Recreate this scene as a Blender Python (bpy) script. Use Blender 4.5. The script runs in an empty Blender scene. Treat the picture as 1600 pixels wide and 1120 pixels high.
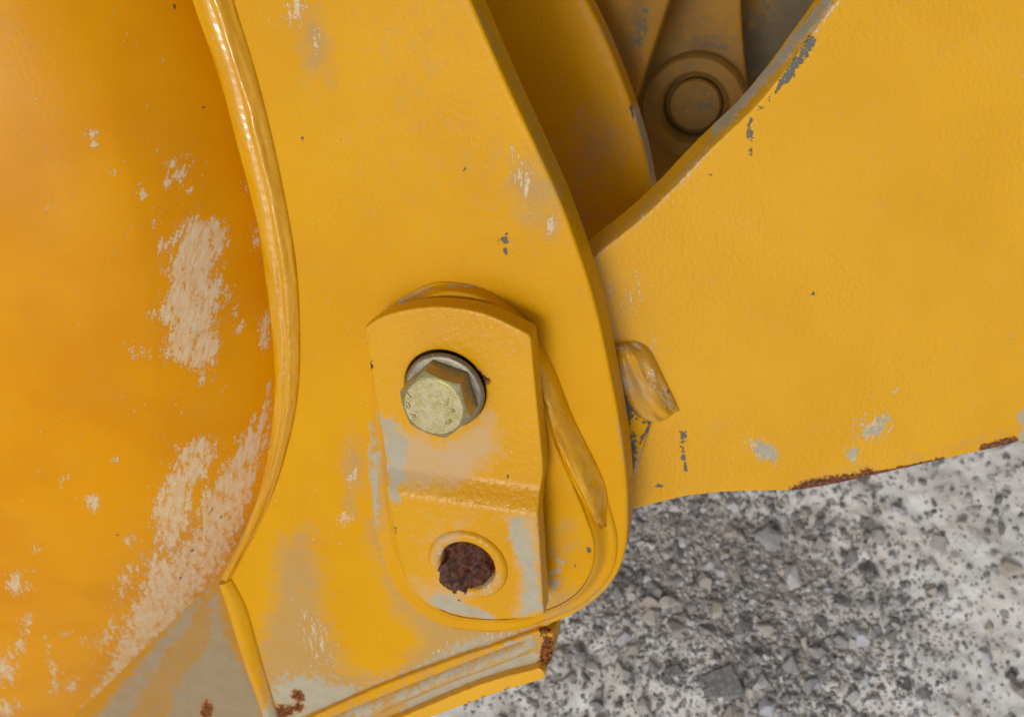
import bpy, bmesh, math, random
import numpy as np
from mathutils import Vector, Matrix
from mathutils.geometry import delaunay_2d_cdt

random.seed(7)
rng = np.random.default_rng(11)
SC = bpy.context.scene
COL = SC.collection

# ------------------------------------------------------------------ camera
PITCH = math.radians(62)
CAM = np.array([0.0, 0.0, 0.81])
F = 1500.0                                   # focal length in photo pixels (1600 wide)
R_ = np.array([1.0, 0, 0])
U_ = np.array([0, math.sin(PITCH), math.cos(PITCH)])
B_ = np.array([0, -math.cos(PITCH), math.sin(PITCH)])
cam_data = bpy.data.cameras.new('camera')
cam = bpy.data.objects.new('camera', cam_data); COL.objects.link(cam)
cam.matrix_world = Matrix(((R_[0], U_[0], B_[0], CAM[0]), (R_[1], U_[1], B_[1], CAM[1]),
                           (R_[2], U_[2], B_[2], CAM[2]), (0, 0, 0, 1)))
cam_data.sensor_fit = 'HORIZONTAL'; cam_data.sensor_width = 36
cam_data.lens = 36 * F / 1600
cam_data.clip_start = 0.01; cam_data.clip_end = 200
cam_data.dof.use_dof = True
cam_data.dof.focus_distance = 0.46
cam_data.dof.aperture_fstop = 11.0
SC.camera = cam

# ------------------------------------------------------------------ sky and sun (bright overcast)
SUN_EL, SUN_AZ = 36, 206                     # azimuth: degrees clockwise from +Y (the way the camera looks)
world = bpy.data.worlds.new('World'); SC.world = world
world.use_nodes = True
wt = world.node_tree
for n_ in list(wt.nodes): wt.nodes.remove(n_)
sky = wt.nodes.new('ShaderNodeTexSky'); sky.sky_type = 'NISHITA'; sky.sun_disc = False
sky.sun_elevation = math.radians(SUN_EL); sky.sun_rotation = math.radians(SUN_AZ)
sky.air_density = 1.0; sky.dust_density = 5.0
hs = wt.nodes.new('ShaderNodeHueSaturation'); hs.inputs['Saturation'].default_value = 0.10
bg = wt.nodes.new('ShaderNodeBackground'); bg.inputs['Strength'].default_value = 0.15
wo = wt.nodes.new('ShaderNodeOutputWorld')
wt.links.new(sky.outputs[0], hs.inputs['Color']); wt.links.new(hs.outputs[0], bg.inputs[0]); wt.links.new(bg.outputs[0], wo.inputs[0])
sun_d = bpy.data.lights.new('sun', 'SUN'); sun_d.energy = 1.3; sun_d.angle = math.radians(17); sun_d.color = (1.0, 0.96, 0.9)
sun = bpy.data.objects.new('sun', sun_d); COL.objects.link(sun)
az, el = math.radians(SUN_AZ), math.radians(SUN_EL)
to_sun = Vector((math.sin(az) * math.cos(el), math.cos(az) * math.cos(el), math.sin(el)))
sun.rotation_euler = to_sun.to_track_quat('Z', 'Y').to_euler()
SC.view_settings.view_transform = 'Standard'; SC.view_settings.look = 'None'
SC.view_settings.gamma = 1; SC.view_settings.use_curve_mapping = False
SC.view_settings.exposure = -0.76

# ------------------------------------------------------------------ helpers: frames, noise, fields
def nrm(v): v = np.asarray(v, float); return v / np.linalg.norm(v)
def cam2world(v): return R_ * v[0] + U_ * v[1] + B_ * v[2]
def rays(px):
    px = np.atleast_2d(np.asarray(px, float))
    return ((px[:, :1] - 800) / F) * R_ + (-(px[:, 1:2] - 560) / F) * U_ - B_
def project(P):
    d = np.asarray(P) - CAM
    z = np.maximum(-(d @ B_), 1e-4)
    return np.stack([800 + F * (d @ R_) / z, 560 - F * (d @ U_) / z], 1)

class Frame:
    """a plane in the place: origin, normal towards the viewer side, two axes"""
    def __init__(s, origin, n):
        s.o = np.asarray(origin, float); s.n = nrm(n)
        s.e1 = nrm(R_ - s.n * (R_ @ s.n)); s.e2 = np.cross(s.n, s.e1)
    def pick(s, px, h=0.0):
        r = rays(px); h = np.broadcast_to(np.asarray(h, float), (len(r),))
        t = ((s.o - CAM) @ s.n + h) / (r @ s.n)
        return CAM + r * t[:, None]
    def loc(s, P): d = np.asarray(P) - s.o; return np.stack([d @ s.e1, d @ s.e2, d @ s.n], 1)
    def loc2(s, px, h=0.0): return s.loc(s.pick(px, h))[:, :2]
    def world(s, L):
        L = np.asarray(L); return s.o + L[:, :1] * s.e1 + L[:, 1:2] * s.e2 + L[:, 2:3] * s.n

def hash3(i, j, k, seed):
    h = (i * 374761393 + j * 668265263 + k * 2147483647 + seed * 144665) & 0xffffffff
    h = ((h ^ (h >> 13)) * 1274126177) & 0xffffffff
    h = ((h ^ (h >> 16)) * 2246822519) & 0xffffffff
    return ((h ^ (h >> 15)) & 0xffffff) / float(0xffffff)
def vnoise(P, seed=0):
    P = np.asarray(P, float); I = np.floor(P).astype(np.int64); f = P - I; f = f * f * (3 - 2 * f)
    out = np.zeros(len(P))
    for dx in (0, 1):
        for dy in (0, 1):
            for dz in (0, 1):
                w = (f[:, 0] if dx else 1 - f[:, 0]) * (f[:, 1] if dy else 1 - f[:, 1]) * (f[:, 2] if dz else 1 - f[:, 2])
                out += w * hash3(I[:, 0] + dx, I[:, 1] + dy, I[:, 2] + dz, seed)
    return out
def fbm(P, oct=4, seed=0):
    P = np.asarray(P, float); a = 1.0; s = 0.0; o = np.zeros(len(P))
    for k in range(oct): o += a * vnoise(P * 2 ** k, seed + k); s += a; a *= 0.5
    return o / s

def seg_dist(P, pts, closed=False):
    pts = np.asarray(pts, float); d = np.full(len(P), 1e9)
    m = len(pts) if closed else len(pts) - 1
    for i in range(m):
        a, b = pts[i], pts[(i + 1) % len(pts)]; ab = b - a
        t = np.clip(((P - a) @ ab) / max(ab @ ab, 1e-12), 0, 1)
        d = np.minimum(d, np.linalg.norm(P - a - t[:, None] * ab, axis=1))
    return d
def inside(P, poly):
    poly = np.asarray(poly, float); c = np.zeros(len(P), bool); j = len(poly) - 1
    for i in range(len(poly)):
        xi, yi = poly[i]; xj, yj = poly[j]
        if yi != yj:
            c ^= ((yi > P[:, 1]) != (yj > P[:, 1])) & (P[:, 0] < (xj - xi) * (P[:, 1] - yi) / (yj - yi) + xi)
        j = i
    return c
# wear shapes: 0.5 on the nominal border, towards 1 inside
def E(cx, cy, rx, ry, ang=0, v=1.0):
    def f(P):
        a = math.radians(ang); c, s = math.cos(a), math.sin(a); d = P - (cx, cy)
        x = (d[:, 0] * c + d[:, 1] * s) / rx; y = (-d[:, 0] * s + d[:, 1] * c) / ry
        return v * np.clip(1 - 0.5 * np.sqrt(x * x + y * y), 0, 1)
    return f
def G(pts, soft=14, v=1.0):
    def f(P):
        sd = seg_dist(P, pts, True); sd = np.where(inside(P, pts), sd, -sd)
        return v * np.clip(0.5 + sd / (2 * soft), 0, 1)
    return f
def S(pts, w, v=1.0, soft=None):
    so = soft or w
    return lambda P: v * np.clip(0.5 + (w - seg_dist(P, pts)) / (2 * so), 0, 1)

def spline(pts, n=8, closed=False):
    """Catmull-Rom; a point given as (x, y, 'c') is a sharp corner"""
    P = [np.array(p[:2], float) for p in pts]; C = [len(p) > 2 for p in pts]; N = len(P); out = []
    for i in range(N if closed else N - 1):
        p1, p2 = P[i], P[(i + 1) % N]
        p0 = P[i - 1] if (closed or i > 0) else 2 * p1 - p2
        p3 = P[(i + 2) % N] if (closed or i + 2 < N) else 2 * p2 - p1
        if C[i]: p0 = p1
        if C[(i + 1) % N]: p3 = p2
        for k in range(n):
            t = k / n
            out.append(0.5 * ((2 * p1) + (p2 - p0) * t + (2 * p0 - 5 * p1 + 4 * p2 - p3) * t * t + (3 * p1 - p0 - 3 * p2 + p3) * t ** 3))
    if not closed: out.append(P[-1])
    return np.array(out)
def resample(pts, step=None, n=None, closed=False):
    Q = np.vstack([pts, pts[:1]]) if closed else pts
    L = np.concatenate([[0], np.cumsum(np.linalg.norm(np.diff(Q, axis=0), axis=1))])
    n = n or max(8, int(L[-1] / step))
    t = np.linspace(0, L[-1], n, endpoint=not closed)
    return np.stack([np.interp(t, L, Q[:, k]) for k in range(Q.shape[1])], 1)

# ------------------------------------------------------------------ helpers: objects
def prop(o, label=None, category=None, group=None, kind=None):
    if label: o['label'] = label
    if category: o['category'] = category
    if group: o['group'] = group
    if kind: o['kind'] = kind
    return o
def empty(name, loc, label, category, group=None):
    o = bpy.data.objects.new(name, None); o.empty_display_size = 0.02; COL.objects.link(o)
    o.location = loc; return prop(o, label, category, group)
def mesh_obj(name, V, faces, mat, parent=None, frame=None, wear=None, sharp=38, uv=None, recalc=True, local=None):
    V = np.asarray(V, float); org = np.zeros(3)
    if parent is not None and parent.type == 'EMPTY': org = np.array(parent.location)
    elif parent is not None: org = np.array(parent.get('_org', (0, 0, 0)))
    else: org = V.mean(0)
    me = bpy.data.meshes.new(name)
    me.from_pydata((V - org).tolist(), [], faces)
    if recalc:
        bm = bmesh.new(); bm.from_mesh(me); bmesh.ops.recalc_face_normals(bm, faces=bm.faces); bm.to_mesh(me); bm.free()
    me.polygons.foreach_set('use_smooth', [True] * len(me.polygons))
    if sharp: me.set_sharp_from_angle(angle=math.radians(sharp))
    L = local if local is not None else (frame.loc(V) if frame is not None else V)
    a = me.attributes.new('loc', 'FLOAT_VECTOR', 'POINT'); a.data.foreach_set('vector', np.ascontiguousarray(L, dtype=np.float32).ravel())
    if wear:
        px = project(V)
        for k, shapes in wear.items():
            v = np.zeros(len(V))
            for f in shapes: v = np.maximum(v, f(px))
            at = me.attributes.new(k, 'FLOAT', 'POINT'); at.data.foreach_set('value', v.astype(np.float32))
    me.materials.append(mat); me.update()
    o = bpy.data.objects.new(name, me); COL.objects.link(o)
    if parent is not None: o.parent = parent
    else: o.location = org
    o['_org'] = org.tolist()
    return o

def cdt_fill(loops, grid=None, jit=0.25):
    """triangles filling outer loop minus holes, with an interior grid"""
    outer = loops[0]; pts = [p for l in loops for p in l]; edges = []; k = 0
    for l in loops:
        m = len(l); edges += [(k + i, k + (i + 1) % m) for i in range(m)]; k += m
    pts = np.array(pts)
    if grid:
        lo, hi = outer.min(0), outer.max(0)
        gx, gy = np.meshgrid(np.arange(lo[0], hi[0], grid), np.arange(lo[1], hi[1], grid))
        g = np.stack([gx.ravel(), gy.ravel()], 1); g[:, 0] += (np.round((g[:, 1] - lo[1]) / grid) % 2) * grid * 0.5
        g += rng.uniform(-jit, jit, g.shape) * grid
        ok = inside(g, outer)
        for h in loops[1:]: ok &= ~inside(g, h)
        g = g[ok]
        d = np.full(len(g), 1e9)
        for l in loops: d = np.minimum(d, seg_dist(g, l, True))
        g = g[d > grid * 0.55]
        pts = np.vstack([pts, g])
    r = delaunay_2d_cdt([Vector(p) for p in pts], edges, [], 0, 1e-7)
    v = np.array([(p.x, p.y) for p in r[0]]); f = np.array([t for t in r[2] if len(t) == 3])
    c = v[f].mean(1); ok = inside(c, outer)
    for h in loops[1:]: ok &= ~inside(c, h)
    # map output vertices back to the input order (so loops keep their index)
    idx = np.full(len(v), -1)
    for oi, src in enumerate(r[3]):
        if len(src): idx[oi] = min(src)
    new = np.where(idx < 0)[0]; remap = idx.copy(); remap[new] = len(pts) + np.arange(len(new))
    if len(new): pts = np.vstack([pts, v[new]])
    return pts, remap[f[ok]], v

def plate(name, loop, frame, h, t, mat, parent=None, bevel=0.0015, grid=0.003, step=0.0025, holes=(), wear=None, hfun=None, rough_edge=0.0):
    """a solid plate: outline in plane coordinates, front at height h, thickness t, rounded front edge"""
    hfun = hfun or (lambda a: np.full(len(a), h))
    def prep(l, cw):
        l = resample(np.asarray(l, float), step, closed=True)
        ar = np.sum(l[:, 0] * np.roll(l[:, 1], -1) - np.roll(l[:, 0], -1) * l[:, 1])
        return l[::-1] if (ar < 0) != cw else l
    outer = prep(loop, False); hl = [prep(x, True) for x in holes]
    def outn(l):
        tn = np.roll(l, -1, 0) - np.roll(l, 1, 0); tn /= np.linalg.norm(tn, axis=1)[:, None] + 1e-12
        return np.stack([tn[:, 1], -tn[:, 0]], 1)
    if rough_edge:
        nn = outn(outer); outer = outer + nn * ((fbm(np.c_[outer * 300, np.zeros(len(outer))], 3, 5) - 0.5) * rough_edge)[:, None]
    loops = [outer] + hl
    ins = [l - outn(l) * bevel for l in loops]
    pts, tris, _ = cdt_fill(ins, grid)
    V = [np.c_[pts, hfun(pts)]]; faces = [tuple(x) for x in tris]; base = len(pts)
    starts = []; k = 0
    for l in ins: starts.append(k); k += len(l)
    backs = []
    for li, l in enumerate(loops):
        m = len(l); nn = outn(l); prev = np.arange(starts[li], starts[li] + m); hh = hfun(l)
        rings = [(bevel * (1 - math.sin(math.radians(a))), bevel * (1 - math.cos(math.radians(a)))) for a in (30, 60, 90)]
        rings += [(0, bevel + (t - bevel) * q) for q in (0.33, 0.66, 1.0)]
        for (i_, z_) in rings:
            q = l - nn * i_; V.append(np.c_[q, hh - z_]); cur = np.arange(base, base + m); base += m
            for i in range(m):
                j = (i + 1) % m; faces.append((prev[i], cur[i], cur[j], prev[j]))
            prev = cur
        backs.append(prev)
    bp, bt, _ = cdt_fill(loops)
    bmap = np.concatenate(backs)
    faces += [tuple(bmap[x][::-1]) for x in bt if x.max() < len(bmap)]
    return mesh_obj(name, frame.world(np.vstack(V)), [tuple(int(q) for q in f) for f in faces], mat, parent, frame, wear)

def loft(name, A, B, n, mat, parent, prof, nu=14, closed=False, bump=None, frame=None, wear=None, skirt=0.006, sharp=60):
    """a bead or fillet: swept between two 3D curves, prof(u, v) is its height along n"""
    M = len(A); us = np.linspace(0, 1, nu); V = []; loc = []
    seg = np.linalg.norm(np.diff(A, axis=0), axis=1); Ls = np.concatenate([[0], np.cumsum(seg)])
    W = np.linalg.norm(B - A, axis=1).mean()
    H = np.array([[prof(u, i / (M - 1)) for u in us] for i in range(M)])
    if bump is not None:
        q = np.stack([np.tile(us * W, M), np.repeat(Ls, nu), np.zeros(M * nu)], 1)
        fade = np.minimum(1, np.minimum(np.arange(M), M - 1 - np.arange(M)) / 14.0)[:, None] if closed else 1.0
        H += fade * bump(q).reshape(M, nu) * np.minimum(1, np.minimum(6 * us, 6 * (1 - us) + 0.15))[None, :]
    for i in range(M):
        row = [A[i] - n * skirt]; lr = [(-0.003, Ls[i], 0)]
        for k, u in enumerate(us):
            row.append(A[i] * (1 - u) + B[i] * u + n * H[i, k]); lr.append((u * W, Ls[i], H[i, k]))
        row.append(B[i] - n * skirt); lr.append((W + 0.003, Ls[i], 0))
        V += row; loc += lr
    K = nu + 2; faces = []
    for i in range(M if closed else M - 1):
        j = (i + 1) % M
        for k in range(K): 
            k2 = (k + 1) % K
            faces.append((i * K + k, j * K + k, j * K + k2, i * K + k2))
    if not closed:
        faces.append(tuple(range(K))); faces.append(tuple(reversed(range((M - 1) * K, M * K))))
    return mesh_obj(name, np.array(V), faces, mat, parent, wear=wear, sharp=sharp, local=np.array(loc))

def lathe(name, prof, centre, axis, mat, parent=None, n=64, wear=None, sharp=35, ref=None, shape=None, frame=None):
    """prof: list of (radius, height); closed at both ends when radius is 0"""
    axis = nrm(axis); e1 = nrm((R_ if ref is None else ref) - axis * ((R_ if ref is None else ref) @ axis)); e2 = np.cross(axis, e1)
    V = []; faces = []
    for (r, z) in prof:
        for k in range(n):
            a = 2 * math.pi * k / n; rr = r; zz = z
            if shape is not None: rr, zz = shape(r, z, a)
            V.append(centre + (e1 * math.cos(a) + e2 * math.sin(a)) * rr + axis * zz)
    m = len(prof)
    for i in range(m - 1):
        for k in range(n):
            k2 = (k + 1) % n; faces.append((i * n + k, i * n + k2, (i + 1) * n + k2, (i + 1) * n + k))
    if prof[0][0] < 0.001: faces += [tuple(range(n))[::-1], tuple(range((m - 1) * n, m * n))]
    else:
        for k in range(n): k2 = (k + 1) % n; faces.append(((m - 1) * n + k, (m - 1) * n + k2, k2, k))
    return mesh_obj(name, np.array(V), faces, mat, parent, wear=wear, sharp=sharp, frame=frame or Frame(centre, axis))

# ------------------------------------------------------------------ materials
class NT:
    def __init__(s, name):
        s.m = bpy.data.materials.new(name); s.m.use_nodes = True; s.t = s.m.node_tree
        s.b = s.t.nodes['Principled BSDF']; s.out = s.t.nodes['Material Output']
    def new(s, typ, **k):
        n = s.t.nodes.new(typ)
        for a, v in k.items(): setattr(n, a, v)
        return n
    def put(s, sock, v):
        if isinstance(v, bpy.types.NodeSocket): s.t.links.new(v, sock)
        elif isinstance(v, (tuple, list)) and len(v) == 3 and sock.type == 'RGBA': sock.default_value = (*v, 1)
        else: sock.default_value = v
    def math(s, op, a, b=0.0, c=0.0, clamp=False):
        n = s.new('ShaderNodeMath', operation=op, use_clamp=clamp); s.put(n.inputs[0], a); s.put(n.inputs[1], b); s.put(n.inputs[2], c); return n.outputs[0]
    def attr(s, name, vec=False):
        n = s.new('ShaderNodeAttribute', attribute_name=name); return n.outputs['Vector' if vec else 'Fac']
    def map(s, vec, scale=(1, 1, 1), rot=(0, 0, 0), loc=(0, 0, 0)):
        n = s.new('ShaderNodeMapping'); s.put(n.inputs['Vector'], vec); n.inputs['Scale'].default_value = scale; n.inputs['Rotation'].default_value = rot; n.inputs['Location'].default_value = loc; return n.outputs[0]
    def noise(s, vec, scale, detail=4, rough=0.55, dist=0.0):
        n = s.new('ShaderNodeTexNoise'); s.put(n.inputs['Vector'], vec); n.inputs['Scale'].default_value = scale
        n.inputs['Detail'].default_value = detail; n.inputs['Roughness'].default_value = rough; n.inputs['Distortion'].default_value = dist; return n.outputs['Fac']
    def vor(s, vec, scale, feature='F1', out='Distance', rand=1.0):
        n = s.new('ShaderNodeTexVoronoi', feature=feature); s.put(n.inputs['Vector'], vec); n.inputs['Scale'].default_value = scale; n.inputs['Randomness'].default_value = rand; return n.outputs[out]
    def step(s, v, a, b):
        n = s.new('ShaderNodeMapRange', interpolation_type='SMOOTHSTEP'); s.put(n.inputs['Value'], v)
        n.inputs['From Min'].default_value = a; n.inputs['From Max'].default_value = b; return n.outputs[0]
    def lerp(s, v, a, b):
        n = s.new('ShaderNodeMapRange'); s.put(n.inputs['Value'], v); n.inputs['To Min'].default_value = a; n.inputs['To Max'].default_value = b; return n.outputs[0]
    def mix(s, f, a, b, blend='MIX'):
        n = s.new('ShaderNodeMix', data_type='RGBA', blend_type=blend); s.put(n.inputs['Factor'], f); s.put(n.inputs[6], a); s.put(n.inputs[7], b); return n.outputs[2]
    def fmix(s, f, a, b):
        n = s.new('ShaderNodeMix', data_type='FLOAT'); s.put(n.inputs['Factor'], f); s.put(n.inputs[2], a); s.put(n.inputs[3], b); return n.outputs[0]
    def bump(s, h, dist, strength=1.0, normal=None):
        n = s.new('ShaderNodeBump'); s.put(n.inputs['Height'], h); n.inputs['Distance'].default_value = dist; n.inputs['Strength'].default_value = strength
        if normal is not None: s.put(n.inputs['Normal'], normal)
        return n.outputs[0]

BEIGE = (0.52, 0.37, 0.21); GREY_PRIMER = (0.40, 0.37, 0.28); DARK = (0.07, 0.065, 0.055)
def paint(name, base=(0.66, 0.322, 0.002), base2=(0.62, 0.290, 0.0015), rough=0.34, peel_rot=0.0, peel_scale=(430, 85, 85), orange_peel=1.0, film=0.05, coat=0.0, wavy=0.0, spec=0.2, dust=((0.42, 0.25, 0.08), (0.40, 0.29, 0.16)), dust_op=0.68, prim=((0.30, 0.28, 0.20), (0.50, 0.46, 0.36)), coat_r=0.03):
    m = NT(name); L = m.attr('loc', True)
    big = m.noise(L, 14, 3); fine = m.noise(L, 900, 2)
    col = m.mix(m.step(big, 0.35, 0.68), base, base2)
    # thin dusty film in places
    flm = m.math('MULTIPLY', m.step(m.noise(L, 30, 5, 0.65), 0.5, 0.8), film)
    col = m.mix(flm, col, (0.62, 0.42, 0.18))
    # soft dust; default tone browned to carry shade low on the side plate
    dn = m.noise(L, 120, 6, 0.72); du = m.attr('dust')
    dm = m.step(m.math('ADD', du, m.math('MULTIPLY', m.math('SUBTRACT', dn, 0.5), 1.7)), 0.24, 1.02)
    dcol = m.mix(m.noise(L, 60, 4), *dust)
    col = m.mix(m.math('MULTIPLY', dm, dust_op), col, dcol)
    # beige peeled / caked patches with ragged edge, plus inner plate's painted glint
    Lp = m.map(m.map(L, (1, 1, 1), (0, 0, peel_rot)), peel_scale); n1 = m.noise(Lp, 1.0, 6, 0.78); n2 = m.noise(L, 620, 2, 0.6)
    pe = m.math('ADD', m.math('MULTIPLY', m.attr('peel_or_glint'), 0.84), m.math('ADD', m.math('MULTIPLY', m.math('SUBTRACT', n1, 0.5), 3.0), m.math('MULTIPLY', m.math('SUBTRACT', n2, 0.5), 1.2)))
    pm = m.step(pe, 0.49, 0.60)
    pcol = m.mix(m.noise(Lp, 2.2, 6, 0.7), (0.48, 0.32, 0.15), (0.78, 0.66, 0.48))
    pcol = m.mix(m.step(m.noise(L, 700, 3, 0.6), 0.55, 0.75), pcol, (0.62, 0.46, 0.27))
    col = m.mix(m.math('MULTIPLY', pm, m.lerp(m.step(n1, 0.35, 0.62), 0.40, 0.95)), col, pcol)
    # grey primer; on the inner plate it paints an edge glint
    ge = m.math('ADD', m.attr('primer_or_glint'), m.math('MULTIPLY', m.math('SUBTRACT', m.noise(L, 200, 4, 0.7), 0.5), 2.0))
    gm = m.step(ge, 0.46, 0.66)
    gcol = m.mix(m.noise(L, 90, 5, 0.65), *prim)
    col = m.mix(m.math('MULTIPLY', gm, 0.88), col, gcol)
    # bare dark metal
    be = m.math('ADD', m.attr('bare'), m.math('MULTIPLY', m.math('SUBTRACT', m.noise(L, 430, 3, 0.7), 0.5), 1.8))
    bm_ = m.step(be, 0.50, 0.58)
    bcol = m.mix(m.noise(L, 1500, 3), (0.045, 0.045, 0.045), (0.22, 0.20, 0.17))
    col = m.mix(bm_, col, bcol)
    # rust
    re = m.math('ADD', m.attr('rust'), m.math('MULTIPLY', m.math('SUBTRACT', m.noise(L, 330, 5, 0.7), 0.5), 1.4))
    rm = m.step(re, 0.48, 0.55)
    rhalo = m.math('MULTIPLY', m.step(re, 0.30, 0.5), 0.55)
    col = m.mix(rhalo, col, (0.42, 0.17, 0.03))
    rcol = m.mix(m.step(m.noise(L, 500, 4, 0.7), 0.36, 0.66), (0.03, 0.009, 0.004), (0.30, 0.10, 0.025))
    col = m.mix(rm, col, rcol)
    # sparse dark specks
    sp = m.vor(L, 62, out='Distance'); spn = m.noise(L, 22, 2)
    sm = m.math('MULTIPLY', m.step(m.math('SUBTRACT', m.math('ADD', sp, m.math('MULTIPLY', m.noise(L, 1300, 2), 0.05)), 0.0), 0.066, 0.05), m.step(spn, 0.60, 0.63))
    col = m.mix(m.math('MULTIPLY', sm, 0.8), col, (0.09, 0.045, 0.012))
    m.put(m.b.inputs['Base Color'], col)
    matte = m.math('MAXIMUM', m.math('MAXIMUM', pm, m.math('MULTIPLY', dm, 0.8)), m.math('MAXIMUM', gm, m.math('MAXIMUM', bm_, rm)))
    r0 = m.math('ADD', rough, m.math('MULTIPLY', m.math('SUBTRACT', m.noise(L, 45, 4), 0.5), min(0.16, rough * 0.5)))
    m.put(m.b.inputs['Roughness'], m.math('MAXIMUM', m.fmix(matte, r0, 0.72), 0.05))
    m.put(m.b.inputs['Specular IOR Level'], spec)
    if coat: m.b.inputs['Coat Weight'].default_value = coat; m.b.inputs['Coat Roughness'].default_value = coat_r
    # relief
    op = m.noise(m.map(L, (1, 0.8, 1)), 430, 2, 0.45)
    opm = m.math('MULTIPLY', m.math('SUBTRACT', op, 0.5), m.lerp(m.step(m.noise(L, 11, 1), 0.35, 0.65), 0.35, 1.0))
    hgt = m.math('MULTIPLY', opm, 0.0004 * orange_peel)
    hgt = m.math('ADD', hgt, m.math('MULTIPLY', m.noise(L, 60, 3), 0.00022))
    hgt = m.math('SUBTRACT', hgt, m.math('MULTIPLY', bm_, 0.00022))
    hgt = m.math('ADD', hgt, m.math('MULTIPLY', pm, m.math('ADD', 0.00002, m.math('MULTIPLY', n1, 0.0001))))
    if wavy:
        hgt = m.math('ADD', hgt, m.math('MULTIPLY', m.noise(m.map(L, (150, 34, 150)), 1.0, 1.0, 0.35, 0.25), wavy))
        hgt = m.math('ADD', hgt, m.math('MULTIPLY', m.noise(L, 240, 0, 0.5), wavy * 0.14))
    m.put(m.b.inputs['Normal'], m.bump(hgt, 1.0, 1.0))
    return m.m

M_EAR = paint('yellow_paint_side_plate', orange_peel=0.8, spec=0.12)
M_SHELL = paint('yellow_orange_paint_shell', base=(0.70, 0.295, 0.001), base2=(0.64, 0.25, 0.001), orange_peel=0.3, peel_rot=0.3, film=0.05, spec=0.1)
M_ARM = paint('yellow_paint_arm', base=(0.73, 0.37, 0.012), base2=(0.69, 0.342, 0.008), orange_peel=1.05, film=0.10, rough=0.26, spec=0.45)
M_STRAP = paint('yellow_paint_strap', orange_peel=1.4, rough=0.28, spec=0.28, dust_op=0.85, dust=((0.56, 0.34, 0.13), (0.50, 0.37, 0.23)), peel_scale=(200, 160, 160))
M_WELD = paint('glossy_yellow_weld_paint', rough=0.10, spec=0.75, wavy=0.0022, orange_peel=0.5, film=0.03)
M_FILLET = paint('yellow_weld_fillet_paint', rough=0.24, wavy=0.0006, orange_peel=0.5)
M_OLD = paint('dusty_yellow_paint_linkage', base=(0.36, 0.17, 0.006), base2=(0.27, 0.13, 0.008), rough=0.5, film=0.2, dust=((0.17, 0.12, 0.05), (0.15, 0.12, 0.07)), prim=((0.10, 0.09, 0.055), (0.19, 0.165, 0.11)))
M_LOW = paint('dirty_shaded_primer_lower_panel', base=(0.46, 0.21, 0.002), base2=(0.40, 0.18, 0.002), film=0.1, dust=((0.32, 0.20, 0.08), (0.30, 0.22, 0.13)), prim=((0.23, 0.175, 0.10), (0.35, 0.285, 0.19)))  # yellow, dust and primer darkened to put the lower-left shade into the colour

def metal(name, c1, c2, rough, scr=1.0):
    m = NT(name); L = m.attr('loc', True)
    n = m.noise(L, 260, 6, 0.7); n2 = m.noise(m.map(L, (1, 5, 1), (0, 0, 0.7)), 500, 3, 0.6)
    col = m.mix(m.step(n, 0.35, 0.65), c1, c2)
    col = m.mix(m.math('MULTIPLY', m.step(n2, 0.55, 0.75), 0.5), col, (0.55, 0.50, 0.38))
    m.put(m.b.inputs['Base Color'], col); m.b.inputs['Metallic'].default_value = 0.72
    m.put(m.b.inputs['Roughness'], m.lerp(n, rough - 0.1, rough + 0.2))
    h = m.math('ADD', m.math('MULTIPLY', n, 0.00012 * scr), m.math('MULTIPLY', n2, 0.00010 * scr))
    m.put(m.b.inputs['Normal'], m.bump(h, 1.0)); return m.m
M_BOLT = metal('yellow_zinc', (0.33, 0.28, 0.10), (0.42, 0.36, 0.21), 0.32)
M_WASH = metal('grey_zinc_washer', (0.22, 0.175, 0.13), (0.30, 0.27, 0.21), 0.36, 0.9)
def simple(name, c1, c2, rough, scale, bump):
    m = NT(name); L = m.attr('loc', True); n = m.noise(L, scale, 6, 0.7)
    m.put(m.b.inputs['Base Color'], m.mix(m.step(n, 0.35, 0.66), c1, c2)); m.b.inputs['Roughness'].default_value = rough
    m.put(m.b.inputs['Normal'], m.bump(m.math('MULTIPLY', n, bump), 1.0)); return m.m
M_RUST = simple('dark_wet_rust', (0.020, 0.006, 0.004), (0.17, 0.048, 0.018), 0.5, 380, 0.0010)
M_BLACK = simple('greasy_black_steel', (0.006, 0.006, 0.006), (0.02, 0.018, 0.016), 0.5, 400, 0.0006)
M_DUSTPIN = simple('dusty_grey_steel', (0.10, 0.075, 0.035), (0.17, 0.13, 0.08), 0.7, 160, 0.0005)

# ------------------------------------------------------------------ the planes of the machine
N_EAR = cam2world(nrm((-0.25, -0.43, 0.87)))
c0 = CAM + rays((720, 600))[0] * 0.485
EAR = Frame(c0, N_EAR)
N_ARM = cam2world(nrm((0.08, -0.40, 0.91)))
ARM = Frame(EAR.pick((985, 650), -0.034)[0], N_ARM)
mm = 0.001

# ------------------------------------------------------------------ ground
GZ = 0.0
def gpick(px):
    r = rays(px); t = (GZ - CAM[2]) / r[:, 2]; return CAM + r * t[:, None]
GRAVEL = [(880, 1010), (960, 780), (1080, 770), (1180, 800), (1290, 880), (1370, 960), (1330, 1060), (1180, 1140), (1090, 1040), (960, 960)]
def gravel_field(P): return G(GRAVEL, 170)(project(P))
ctr = gpick((1220, 930))[0]
xs = np.arange(-0.62, 0.62, 0.0032); ys = np.arange(-0.5, 0.5, 0.0032)
gx, gy = np.meshgrid(xs + ctr[0], ys + ctr[1])
Pg = np.stack([gx.ravel(), gy.ravel(), np.zeros(gx.size)], 1)
hg = (fbm(Pg * 18, 4, 2) - 0.5) * 0.016 + (fbm(Pg * 120, 3, 9) - 0.5) * 0.005
edge = np.minimum(np.minimum(gx - gx.min(), gx.max() - gx), np.minimum(gy - gy.min(), gy.max() - gy)).ravel()
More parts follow.
